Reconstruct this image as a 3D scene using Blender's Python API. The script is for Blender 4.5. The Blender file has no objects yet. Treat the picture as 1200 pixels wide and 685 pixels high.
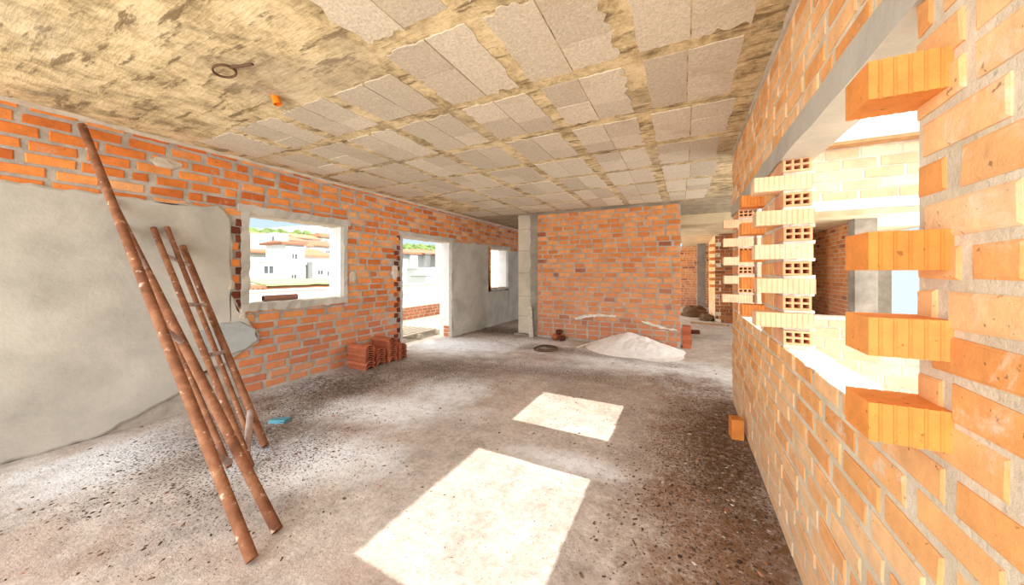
import bpy, bmesh, math, random
from mathutils import Vector, Matrix, noise

C = bpy.context.scene.collection
SC = bpy.context.scene

# ------------------------------------------------------------------ camera
F_PX, PX, PY, EYE = 385.0, 616.5, 319.0, 1.40
YAW = math.atan((801 - PX) / F_PX)
cam_d = bpy.data.cameras.new('camera')
cam = bpy.data.objects.new('camera', cam_d)
C.objects.link(cam)
cam.location = (0, 0, EYE)
cam.rotation_euler = (math.pi / 2, 0, YAW)
cam_d.sensor_width = 36
cam_d.lens = F_PX / 1200 * 36
cam_d.shift_x = -(PX - 600) / 1200
cam_d.shift_y = -(342.5 - PY) / 1200
cam_d.clip_start = 0.02
cam_d.clip_end = 2000
SC.camera = cam

# ------------------------------------------------------------------ light
SUN_STRENGTH = 9.0
SKY_LOW, SKY_HIGH = 1.1, 3.2
BEHIND_FILL_W = 700.0
EXPOSURE = 0.0
w = bpy.data.worlds.new('sky')
SC.world = w
w.use_nodes = True
nt = w.node_tree
nt.nodes.clear()
tc = nt.nodes.new('ShaderNodeTexCoord')
sx = nt.nodes.new('ShaderNodeSeparateXYZ')
nt.links.new(tc.outputs['Generated'], sx.inputs[0])
rp = nt.nodes.new('ShaderNodeValToRGB')
nt.links.new(sx.outputs['Z'], rp.inputs[0])
e = rp.color_ramp.elements
e[0].position, e[0].color = 0.0, (0.80, 0.90, 0.97, 1)
e[1].position, e[1].color = 0.45, (1.0, 0.97, 0.93, 1)
ee = e.new(0.16); ee.color = (0.56, 0.78, 0.96, 1)
mr = nt.nodes.new('ShaderNodeMapRange')
nt.links.new(sx.outputs['Z'], mr.inputs[0])
mr.inputs[1].default_value, mr.inputs[2].default_value = 0.18, 0.6
mr.inputs[3].default_value, mr.inputs[4].default_value = SKY_LOW, SKY_HIGH
bg = nt.nodes.new('ShaderNodeBackground')
nt.links.new(rp.outputs[0], bg.inputs[0])
nt.links.new(mr.outputs[0], bg.inputs[1])
wo = nt.nodes.new('ShaderNodeOutputWorld')
nt.links.new(bg.outputs[0], wo.inputs[0])

sd = bpy.data.lights.new('sun', 'SUN')
sun = bpy.data.objects.new('sun', sd)
C.objects.link(sun)
sd.energy = SUN_STRENGTH
sd.angle = math.radians(0.6)
sd.color = (1.0, 0.95, 0.86)
sun.location = (8, 2, 9)
sun.rotation_euler = Vector((-1.05, 0.02, -1.0)).to_track_quat('-Z', 'Y').to_euler()

# area lamps added as interior fill, shining in from unseen sides
def fill_light(name, loc, rot, sx, sy, watt):
    ad = bpy.data.lights.new(name, 'AREA')
    area = bpy.data.objects.new(name, ad)
    C.objects.link(area)
    ad.shape = 'RECTANGLE'; ad.size, ad.size_y = sx, sy
    ad.energy = watt
    ad.color = (0.94, 0.98, 1.0)
    area.location = loc
    area.rotation_euler = rot
fill_light('behind_camera_fill', (-2.0, -5.0, 1.9), (math.radians(92), 0, 0), 8.0, 4.5, BEHIND_FILL_W)  # added fill from behind the camera
fill_light('passage_fill', (-4.4, 12.2, 1.3), (math.radians(90), 0, math.radians(-90)), 5.0, 2.2, 330)  # added fill to brighten the passage
fill_light('annex_fill', (4.9, 7.5, 1.4), (math.radians(90), 0, math.radians(90)), 6.0, 2.4, 340)  # added fill to brighten the side room

SC.view_settings.view_transform = 'Standard'
SC.view_settings.look = 'None'
SC.view_settings.gamma = 1
SC.view_settings.use_curve_mapping = False
SC.view_settings.exposure = EXPOSURE
cy = SC.cycles
cy.use_denoising = True
cy.max_bounces = 14
cy.diffuse_bounces = 10
cy.sample_clamp_indirect = 8

# ------------------------------------------------------------------ materials
def srgb(r, g, b):
    f = lambda c: (c / 255 / 12.92) if c / 255 <= 0.04045 else ((c / 255 + 0.055) / 1.055) ** 2.4
    return (f(r), f(g), f(b), 1)

class Mat:
    def __init__(s, name, rough=0.9):
        s.m = bpy.data.materials.new(name)
        s.m.use_nodes = True
        s.t = s.m.node_tree
        s.b = s.t.nodes['Principled BSDF']
        s.b.inputs['Roughness'].default_value = rough
        s.b.inputs['Specular IOR Level'].default_value = 0.2
        g = s.t.nodes.new('ShaderNodeNewGeometry')
        s.pos = g.outputs['Position']
    def n(s, t, **k):
        x = s.t.nodes.new('ShaderNode' + t)
        for a, v in k.items():
            setattr(x, a, v)
        return x
    def put(s, sock, v):
        if hasattr(v, 'node'):
            s.t.links.new(v, sock)
        else:
            sock.default_value = v
    def noise(s, scale, detail=4, rough=0.6, vec=None, stretch=None, dist=0.0):
        v = vec or s.pos
        if stretch:
            mp = s.n('Mapping')
            s.put(mp.inputs[0], v)
            mp.inputs['Scale'].default_value = stretch
            v = mp.outputs[0]
        x = s.n('TexNoise')
        s.put(x.inputs['Vector'], v)
        x.inputs['Scale'].default_value = scale
        x.inputs['Detail'].default_value = detail
        x.inputs['Roughness'].default_value = rough
        x.inputs['Distortion'].default_value = dist
        return x.outputs['Fac']
    def ramp(s, fac, stops):
        x = s.n('ValToRGB')
        s.put(x.inputs[0], fac)
        el = x.color_ramp.elements
        while len(el) < len(stops):
            el.new(0.5)
        for q, (p, c) in zip(el, stops):
            q.position = p
            q.color = c
        return x.outputs[0]
    def step(s, v, a, b, lo=0.0, hi=1.0):
        x = s.n('MapRange')
        x.interpolation_type = 'SMOOTHSTEP'
        s.put(x.inputs[0], v)
        for i, q in enumerate((a, b, lo, hi)):
            x.inputs[i + 1].default_value = q
        return x.outputs[0]
    def math(s, op, a, b=0.0):
        x = s.n('Math', operation=op)
        s.put(x.inputs[0], a)
        s.put(x.inputs[1], b)
        return x.outputs[0]
    def mix(s, f, a, b, mode='MIX'):
        x = s.n('Mix', data_type='RGBA', blend_type=mode)
        s.put(x.inputs[0], f)
        s.put(x.inputs[6], a)
        s.put(x.inputs[7], b)
        return x.outputs[2]
    def attr(s, name):
        x = s.n('Attribute', attribute_name=name)
        return x.outputs['Fac']
    def xyz(s):
        x = s.n('SeparateXYZ')
        s.put(x.inputs[0], s.pos)
        return x.outputs
    def blob(s, cx, cy_, rx, ry, rot=0.0, soft=0.5, wob=0.5, nscale=3.0):
        mp = s.n('Mapping', vector_type='TEXTURE')
        s.put(mp.inputs[0], s.pos)
        mp.inputs['Location'].default_value = (cx, cy_, 0)
        mp.inputs['Rotation'].default_value = (0, 0, rot)
        mp.inputs['Scale'].default_value = (rx, ry, 1)
        ln = s.n('VectorMath', operation='LENGTH')
        s.put(ln.inputs[0], mp.outputs[0])
        nz = s.noise(nscale, 5, 0.65)
        d = s.math('ADD', ln.outputs['Value'], s.math('MULTIPLY', s.math('SUBTRACT', nz, 0.5), wob * 2.2))
        return s.step(d, 1.0 + soft * 0.5, 1.0 - soft, 0, 1)
    def bump(s, h, strength=0.5, dist=0.01):
        x = s.n('Bump')
        x.inputs['Strength'].default_value = strength
        x.inputs['Distance'].default_value = dist
        s.put(x.inputs['Height'], h)
        s.put(s.b.inputs['Normal'], x.outputs[0])
    def col(s, c):
        s.put(s.b.inputs['Base Color'], c)
        return s.m

def simple(name, c, rough=0.85, var=0.18, scale=12, bump=0.3, dist=0.006, metal=0.0):
    M = Mat(name, rough)
    n1 = M.noise(scale, 5)
    lo = tuple(x * (1 - var) for x in c[:3]) + (1,)
    hi = tuple(min(1, x * (1 + var)) for x in c[:3]) + (1,)
    M.b.inputs['Metallic'].default_value = metal
    M.bump(M.noise(scale * 5, 4), bump, dist)
    return M.col(M.ramp(n1, [(0.3, lo), (0.7, hi)]))

def brick_mat(name, stops, mortar, smear=0.45, dust=None, zdust=(0.2, 1.6), dustmax=0.6, wet=None):
    M = Mat(name, 0.92)
    base = M.ramp(M.attr('tint'), stops)
    n1 = M.noise(9, 5, 0.7)
    base = M.mix(0.45, base, M.ramp(n1, [(0.3, (0.55, 0.55, 0.55, 1)), (0.7, (1.35, 1.3, 1.2, 1))]), 'MULTIPLY')
    n2 = M.noise(5.0, 6, 0.72, dist=0.4)
    base = M.mix(M.step(n2, 0.57, 0.72, 0, smear), base, mortar)
    if wet:
        X = M.xyz()
        zz = M.math('ADD', X[2], M.math('MULTIPLY', M.math('SUBTRACT', M.noise(1.6, 3), 0.5), 0.5))
        base = M.mix(M.step(zz, 0.50, 0.40, 0, 0.55), base, wet)
    if dust:
        z = M.xyz()[2]
        d = M.step(M.math('ADD', z, M.math('MULTIPLY', M.math('SUBTRACT', M.noise(2.5, 5), 0.5), 1.4)), zdust[1], zdust[0], 0, dustmax)
        base = M.mix(d, base, dust)
    spk = M.noise(60, 2, 0.5)
    base = M.mix(M.step(spk, 0.68, 0.74, 0, 0.55), base, (0.05, 0.03, 0.02, 1))
    M.bump(M.noise(38, 5, 0.7), 0.55, 0.006)
    return M.col(base)

def concrete(name, a, b, scale=2.5, speck=0.15, bump=0.45, rough=0.93):
    M = Mat(name, rough)
    base = M.ramp(M.noise(scale, 7, 0.65, dist=0.3), [(0.32, a), (0.68, b)])
    base = M.mix(M.step(M.noise(45, 3), 0.6, 0.75, 0, speck), base, (0.06, 0.05, 0.045, 1))
    M.bump(M.noise(30, 6, 0.7), bump, 0.008)
    return M.col(base)

MT = {}
MORT = srgb(176, 166, 156)
MT['mortar'] = concrete('cement_mortar', srgb(150, 141, 130), srgb(190, 180, 168), 6, 0.3, 0.9)
MT['mortar_warm'] = concrete('warm_mortar', srgb(198, 184, 160), srgb(226, 214, 194), 6, 0.3, 0.9)
MT['mortar_white'] = concrete('white_mortar', srgb(196, 186, 172), srgb(232, 224, 212), 7, 0.1, 0.9)
OR = [(0.0, srgb(166, 86, 46)), (0.05, srgb(192, 104, 50)), (0.45, srgb(214, 126, 62)), (0.8, srgb(226, 146, 80)), (1.0, srgb(222, 164, 112))]
MT['brick_left'] = brick_mat('hollow_clay_brick', OR, srgb(188, 168, 150), 0.6, srgb(186, 124, 100), (0.2, 1.3), 0.6)
MT['brick_back'] = brick_mat('back_clay_brick',
    [(0.0, srgb(140, 84, 64)), (0.07, srgb(164, 96, 68)), (0.1, srgb(198, 118, 62)), (0.5, srgb(214, 138, 78)), (1.0, srgb(224, 156, 98))],
    srgb(196, 172, 150), 0.35, srgb(198, 140, 112), (0.3, 2.2), 0.4, srgb(150, 78, 50))
MT['brick_right'] = brick_mat('right_clay_brick',
    [(0.0, srgb(222, 154, 92)), (0.3, srgb(230, 168, 108)), (0.7, srgb(236, 184, 130)), (1.0, srgb(236, 198, 156))],
    srgb(228, 214, 192), 0.75, srgb(224, 196, 166), (0.0, 0.8), 0.5)
MT['brick_sun_glare'] = brick_mat('brick_with_painted_glare',
    [(0.0, srgb(226, 182, 150)), (1.0, srgb(238, 212, 190))], srgb(230, 216, 200), 0.6)  # paler clay tone, the glare of overexposed sun put into the colour
MT['brick_brown'] = brick_mat('brown_clay_brick',
    [(0.0, srgb(128, 76, 44)), (1.0, srgb(176, 112, 68))], srgb(150, 124, 100), 0.4)
MT['brick_loose'] = brick_mat('loose_clay_brick', [(0.0, srgb(218, 136, 66)), (1.0, srgb(232, 156, 86))], srgb(196, 160, 130), 0.2)
MT['brick_lit_cream'] = brick_mat('clay_brick_painted_lit', [(0.0, srgb(228, 184, 146)), (1.0, srgb(238, 206, 172))], srgb(232, 218, 200), 0.4)  # cream copy of the header clay with its sunlight painted in
MT['brick_holed'] = brick_mat('perforated_clay_brick', [(0.0, srgb(222, 158, 116)), (1.0, srgb(230, 176, 136))], srgb(226, 190, 160), 0.2)
MT['brick_dark'] = brick_mat('dark_fired_brick', [(0.0, srgb(86, 44, 32)), (1.0, srgb(132, 66, 44))], srgb(150, 124, 106), 0.3)
MT['plaster'] = concrete('grey_cement_render', srgb(164, 159, 148), srgb(196, 190, 178), 2.2, 0.12, 0.35)
MT['plaster_wet'] = concrete('dark_cement_render', srgb(156, 160, 158), srgb(186, 188, 184), 3, 0.1, 0.4)
MT['plaster_edge'] = concrete('beige_cement', srgb(178, 165, 148), srgb(212, 200, 182), 7, 0.25, 0.8)
MT['white'] = concrete('white_render', srgb(222, 222, 220), srgb(240, 240, 238), 3, 0.03, 0.15)
MT['town_white'] = simple('town_limewash', srgb(206, 206, 206), 0.9, 0.05, .5, 0.1)
MT['whitewash'] = simple('limewash', srgb(238, 236, 230), 0.9, 0.04, 1.5, 0.1)
MT['column'] = concrete('formed_concrete', srgb(176, 164, 146), srgb(208, 196, 176), 2.0, 0.12, 0.3)
MT['grey_conc'] = concrete('grey_concrete', srgb(122, 114, 104), srgb(164, 154, 140), 3, 0.2, 0.5)
MT['sand'] = concrete('white_plaster_sand', srgb(226, 223, 220), srgb(244, 242, 240), 9, 0.22, 0.7)
MT['timber'] = simple('weathered_timber', srgb(190, 178, 160), 0.85, 0.2, 14)
MT['timber_brown'] = simple('raw_timber', srgb(176, 140, 100), 0.85, 0.2, 14)
MT['tile'] = brick_mat('roof_tile_clay', [(0.0, srgb(160, 88, 62)), (1.0, srgb(204, 124, 92))], srgb(196, 160, 136), 0.35)
MT['roof'] = brick_mat('town_roof_tile', [(0.0, srgb(142, 96, 74)), (1.0, srgb(172, 126, 100))], srgb(178, 160, 146), 0.5)
MT['glass_dark'] = simple('far_window_pane', srgb(84, 88, 92), 0.3, 0.2, 2, 0.0)
MT['blue_rag'] = simple('faded_blue_plastic', srgb(92, 150, 168), 0.7, 0.15, 20)
MT['orange_cap'] = simple('orange_plastic', srgb(232, 130, 30), 0.6, 0.1, 20)
MT['wire'] = simple('dark_rusty_wire', srgb(96, 72, 52), 0.8, 0.2, 30)
MT['chips'] = None

def rust():
    M = Mat('rusted_steel', 0.75)
    base = M.ramp(M.noise(7, 6, 0.7), [(0.25, srgb(84, 54, 40)), (0.5, srgb(132, 86, 60)), (0.72, srgb(160, 114, 84))])
    base = M.mix(M.step(M.noise(20, 5), 0.60, 0.70, 0, 0.8), base, srgb(208, 186, 164))
    M.bump(M.noise(60, 4), 0.5, 0.003)
    return M.col(base)
MT['rust'] = rust()

def steel_pale():
    M = Mat('cement_splashed_steel', 0.75)
    base = M.ramp(M.noise(9, 6, 0.7), [(0.3, srgb(136, 104, 92)), (0.65, srgb(188, 172, 164))])
    M.bump(M.noise(50, 4), 0.5, 0.003)
    return M.col(base)
MT['rung'] = steel_pale()

def floor_mat():
    M = Mat('dusty_concrete_floor', 0.95)
    base = M.ramp(M.noise(1.1, 8, 0.68, dist=0.5), [(0.30, srgb(160, 151, 144)), (0.50, srgb(190, 181, 174)), (0.70, srgb(212, 206, 200))])
    fine = M.noise(26, 6, 0.75)
    base = M.mix(0.7, base, M.ramp(fine, [(0.32, (0.58, 0.56, 0.54, 1)), (0.68, (1.28, 1.28, 1.28, 1))]), 'MULTIPLY')
    base = M.mix(0.6, base, M.ramp(M.noise(5.5, 7, 0.75), [(0.34, (0.66, 0.63, 0.6, 1)), (0.6, (1.18, 1.18, 1.18, 1))]), 'MULTIPLY')
    rd = M.noise(0.8, 3)
    base = M.mix(M.step(rd, 0.5, 0.65, 0, 0.35), base, srgb(176, 142, 122))
    # white powder
    pw = srgb(240, 245, 252)
    for (cx, cy_, rx, ry, rot, k) in ((-2.85, 2.35, 0.95, 0.42, 0.45, 0.95), (-2.6, 1.55, 0.75, 0.38, 0.3, 0.8), (-2.5, 3.15, 0.5, 0.4, 0.2, 0.6),
                                     (-3.7, 5.15, 1.1, 0.75, 0.2, 0.85), (-2.7, 5.9, 0.8, 0.6, 0.0, 0.5), (-4.3, 2.5, 0.45, 0.5, 0.0, 0.8),
                                     (-0.75, 2.33, 0.45, 0.14, 0.1, 0.65), (-0.6, 5.4, 1.5, 0.55, -0.1, 0.7), (0.2, 4.6, 0.6, 0.9, 0.0, 0.35), (-1.7, 4.6, 1.2, 0.3, 0.3, 0.4), (-3.9, 0.9, 0.5, 0.5, 0, 0.6)):
        m = M.blob(cx, cy_, rx, ry, rot, 0.8, 0.75, 3.2)
        m = M.math('MULTIPLY', m, M.step(M.noise(14, 7, 0.8), 0.36, 0.52, 0.45 * k, min(1.0, k * 1.3)))
        base = M.mix(m, base, pw)
    # dark crumbs and damp soil
    for (cx, cy_, rx, ry, rot, k, c) in ((-3.9, 2.7, 0.75, 1.0, -0.2, 0.92, srgb(92, 76, 66)), (-3.4, 1.6, 0.8, 0.6, 0.2, 0.8, srgb(98, 86, 78)), (-3.2, 3.9, 1.1, 0.6, 0.3, 0.7, srgb(112, 94, 82)),
                                        (-1.8, 4.3, 1.9, 0.35, 0.15, 0.55, srgb(128, 108, 96)), (-3.9, 6.9, 1.2, 0.6, 0, 0.75, srgb(92, 80, 70)), (-1.4, 5.6, 1.8, 0.28, -0.1, 0.7, srgb(112, 96, 84)),
                                        (0.15, 3.0, 0.5, 1.5, 0.0, 0.85, srgb(128, 92, 58)), (0.3, 3.0, 0.28, 1.5, 0.0, 0.9, srgb(96, 68, 44)), (0.1, 4.5, 0.55, 0.6, 0, 0.7, srgb(116, 88, 64)),
                                        (-0.6, 3.9, 1.0, 0.7, 0.2, 0.55, srgb(150, 118, 96)), (-2.2, 5.55, 0.7, 0.3, 0, 0.6, srgb(104, 88, 76)), (0.1, 1.7, 0.45, 0.8, 0, 0.7, srgb(128, 92, 58))):
        m = M.blob(cx, cy_, rx, ry, rot, 0.85, 0.8, 3.6)
        m = M.math('MULTIPLY', m, M.step(M.noise(21, 6, 0.8), 0.36, 0.58, 0.2, k))
        base = M.mix(m, base, c)
    # fine dark flecks, thick by the walls, thin in the open
    fl = M.noise(62, 3, 0.6)
    zone = None
    for (cx, cy_, rx, ry, rot) in ((-3.8, 2.5, 1.0, 1.3, -0.2), (-3.2, 1.3, 1.2, 0.8, 0.2), (-3.2, 3.7, 1.3, 0.8, 0.3), (0.15, 3.0, 0.6, 1.8, 0), (-3.8, 6.7, 1.3, 0.7, 0), (-1.6, 4.4, 1.9, 0.6, 0.1)):
        m = M.blob(cx, cy_, rx, ry, rot, 0.9, 0.7, 2.8)
        zone = m if zone is None else M.math('MAXIMUM', zone, m)
    thr = M.math('ADD', fl, M.math('MULTIPLY', zone, 0.13))
    base = M.mix(M.step(thr, 0.65, 0.69, 0, 0.9), base, srgb(74, 62, 54))
    M.bump(M.math('ADD', M.noise(14, 8, 0.75), M.noise(70, 4, 0.7)), 0.6, 0.012)
    return M.col(base)

def ceil_conc():
    M = Mat('cast_slab_concrete', 0.93)
    x = M.xyz()
    n1 = M.noise(4.2, 8, 0.78, dist=0.2)
    base = M.ramp(n1, [(0.34, srgb(132, 116, 88)), (0.44, srgb(184, 164, 126)), (0.55, srgb(222, 202, 160)), (0.70, srgb(236, 220, 186))])
    bands = M.noise(4.5, 6, 0.72, stretch=(0.5, 2.6, 1), dist=0.1)
    base = M.mix(M.step(bands, 0.53, 0.62, 0, 0.85), base, srgb(118, 98, 70))
    base = M.mix(M.step(M.noise(1.2, 3), 0.5, 0.68, 0, 0.45), base, srgb(178, 164, 142))
    far = M.step(x[1], 5.3, 7.0, 0, 0.65)  # shade of the far ceiling painted into the concrete
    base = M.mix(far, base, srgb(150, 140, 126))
    M.bump(bands, 0.6, 0.02)
    return M.col(base)

def ceil_block():
    M = Mat('aggregate_block', 0.95)
    base = M.ramp(M.attr('tint'), [(0, srgb(198, 186, 166)), (0.5, srgb(208, 197, 177)), (1, srgb(219, 208, 188))])
    base = M.mix(0.7, base, M.ramp(M.noise(55, 4, 0.8), [(0.3, (0.66, 0.65, 0.64, 1)), (0.65, (1.2, 1.2, 1.2, 1))]), 'MULTIPLY')
    base = M.mix(M.step(M.noise(2.6, 5), 0.55, 0.72, 0, 0.35), base, srgb(176, 154, 124))
    M.bump(M.noise(60, 4, 0.8), 0.8, 0.006)
    return M.col(base)

def chips():
    M = Mat('crumbled_debris', 0.95)
    return M.col(M.ramp(M.attr('tint'), [(0, srgb(54, 42, 34)), (0.45, srgb(94, 74, 60)), (0.72, srgb(140, 112, 92)), (0.86, srgb(196, 186, 172)), (1, srgb(178, 96, 56))]))

def hill_mat():
    M = Mat('scrub_hillside', 1.0)
    return M.col(M.ramp(M.noise(0.25, 6, 0.7), [(0.3, srgb(108, 122, 74)), (0.6, srgb(136, 146, 96)), (0.75, srgb(158, 156, 122))]))

MT['floor'] = floor_mat()
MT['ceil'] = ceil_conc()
MT['block'] = ceil_block()
MT['chips'] = chips()
MT['hill'] = hill_mat()
MT['pine'] = simple('pine_green', srgb(104, 122, 72), 1.0, 0.35, 0.4, 0)
MT['mountain'] = simple('haze_tinted_mountain', srgb(150, 158, 166), 1.0, 0.12, 0.02, 0)  # distance haze mixed into the rock colour
MT['tarp'] = simple('pale_green_sheet', srgb(142, 172, 112), 0.8, 0.1, 2)
MT['terrace'] = concrete('terrace_concrete', srgb(190, 182, 170), srgb(216, 208, 196), 1.5, 0.15, 0.5)
MT['pipe'] = simple('clay_pipe', srgb(146, 106, 90), 0.8, 0.2, 10)
MT['joint'] = simple('formwork_joint', srgb(128, 116, 100), 0.95, 0.1, 8)

# ------------------------------------------------------------------ builders
class MB:
    def __init__(s):
        s.v, s.f, s.mi, s.tn = [], [], [], []
    def add(s, verts, faces, m=0, tint=0.5):
        o = len(s.v)
        s.v += [tuple(p) for p in verts]
        for f in faces:
            s.f.append([i + o for i in f]); s.mi.append(m); s.tn.append(tint)
    def box(s, a, b, m=0, tint=0.5, M=None, jit=0.0, rnd=None):
        (x0, y0, z0), (x1, y1, z1) = a, b
        vs = [Vector(p) for p in ((x0, y0, z0), (x1, y0, z0), (x1, y1, z0), (x0, y1, z0), (x0, y0, z1), (x1, y0, z1), (x1, y1, z1), (x0, y1, z1))]
        if jit:
            vs = [p + Vector((rnd.uniform(-jit, jit), rnd.uniform(-jit, jit), rnd.uniform(-jit, jit))) for p in vs]
        if M is not None:
            vs = [M @ p for p in vs]
        s.add(vs, [(3, 2, 1, 0), (4, 5, 6, 7), (0, 1, 5, 4), (1, 2, 6, 5), (2, 3, 7, 6), (3, 0, 4, 7)], m, tint)
    def rough_box(s, a, b, m=0, tint=0.5, seg=0.06, jit=0.008, rnd=None):
        """a box subdivided along its longest side with ragged edges"""
        a, b = Vector(a), Vector(b)
        d = b - a
        ax = max(range(3), key=lambda i: d[i])
        n = max(2, int(d[ax] / seg))
        o = [i for i in range(3) if i != ax]
        rings = []
        for k in range(n + 1):
            t = k / n
            ring = []
            for q in ((0, 0), (1, 0), (1, 1), (0, 1)):
                p = Vector((0, 0, 0))
                p[ax] = a[ax] + d[ax] * t
                for oi, qq in zip(o, q):
                    p[oi] = (b if qq else a)[oi] + rnd.uniform(-jit, jit)
                ring.append(p)
            rings.append(ring)
        vs = [p for r in rings for p in r]
        fs = []
        for k in range(n):
            for i in range(4):
                j = (i + 1) % 4
                fs.append((k * 4 + i, k * 4 + j, k * 4 + 4 + j, k * 4 + 4 + i))
        fs.append((3, 2, 1, 0)); fs.append(tuple(n * 4 + i for i in range(4)))
        s.add(vs, fs, m, tint)
    def tube(s, p0, p1, r, n=14, m=0, tint=0.5, hollow=False):
        p0, p1 = Vector(p0), Vector(p1)
        d = (p1 - p0).normalized()
        u = d.orthogonal().normalized(); v = d.cross(u)
        ring = lambda c, rr: [c + rr * (math.cos(2 * math.pi * i / n) * u + math.sin(2 * math.pi * i / n) * v) for i in range(n)]
        vs = ring(p0, r) + ring(p1, r)
        fs = [(i, (i + 1) % n, n + (i + 1) % n, n + i) for i in range(n)]
        if hollow:
            L = (p1 - p0).length; q = min(0.05, L * 0.4)
            vs += ring(p0, r * 0.82) + ring(p1, r * 0.82) + ring(p0 + d * q, r * 0.82) + ring(p1 - d * q, r * 0.82)
            for i in range(n):
                j = (i + 1) % n
                fs += [(j, i, 2 * n + i, 2 * n + j), (n + i, n + j, 3 * n + j, 3 * n + i),
                       (2 * n + j, 2 * n + i, 4 * n + i, 4 * n + j), (3 * n + i, 3 * n + j, 5 * n + j, 5 * n + i)]
            fs += [tuple(4 * n + i for i in range(n)), tuple(5 * n + i for i in reversed(range(n)))]
        else:
            fs += [tuple(reversed(range(n))), tuple(range(n, 2 * n))]
        s.add(vs, fs, m, tint)
    def build(s, name, mats, parent=None, smooth=False, loc=None, bevel=0, fix=True):
        me = bpy.data.meshes.new(name)
        me.from_pydata(s.v, [], s.f)
        for m in (mats if isinstance(mats, (list, tuple)) else [mats]):
            me.materials.append(m)
        me.polygons.foreach_set('material_index', s.mi)
        at = me.attributes.new('tint', 'FLOAT', 'FACE')
        at.data.foreach_set('value', s.tn)
        if smooth:
            me.polygons.foreach_set('use_smooth', [True] * len(me.polygons))
        if fix:
            bm = bmesh.new(); bm.from_mesh(me)
            bmesh.ops.recalc_face_normals(bm, faces=bm.faces[:])
            bm.to_mesh(me); bm.free()
        o = bpy.data.objects.new(name, me)
        C.objects.link(o)
        if parent is not None:
            o.parent = parent
        if loc is not None:
            o.location = loc
        if bevel:
            b = o.modifiers.new('bevel', 'BEVEL'); b.width = bevel; b.segments = 2; b.limit_method = 'ANGLE'
        return o

def structure(o):
    o['kind'] = 'structure'
    return o
def tag(o, label, cat, group=None, kind=None):
    o['label'] = label; o['category'] = cat
    if group: o['group'] = group
    o['kind'] = kind or 'thing'
    return o
def empty(name, loc=(0, 0, 0), rz=0.0):
    o = bpy.data.objects.new(name, None)
    C.objects.link(o)
    o.location = loc; o.rotation_euler = (0, 0, rz)
    o.empty_display_size = 0.1
    return o

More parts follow.
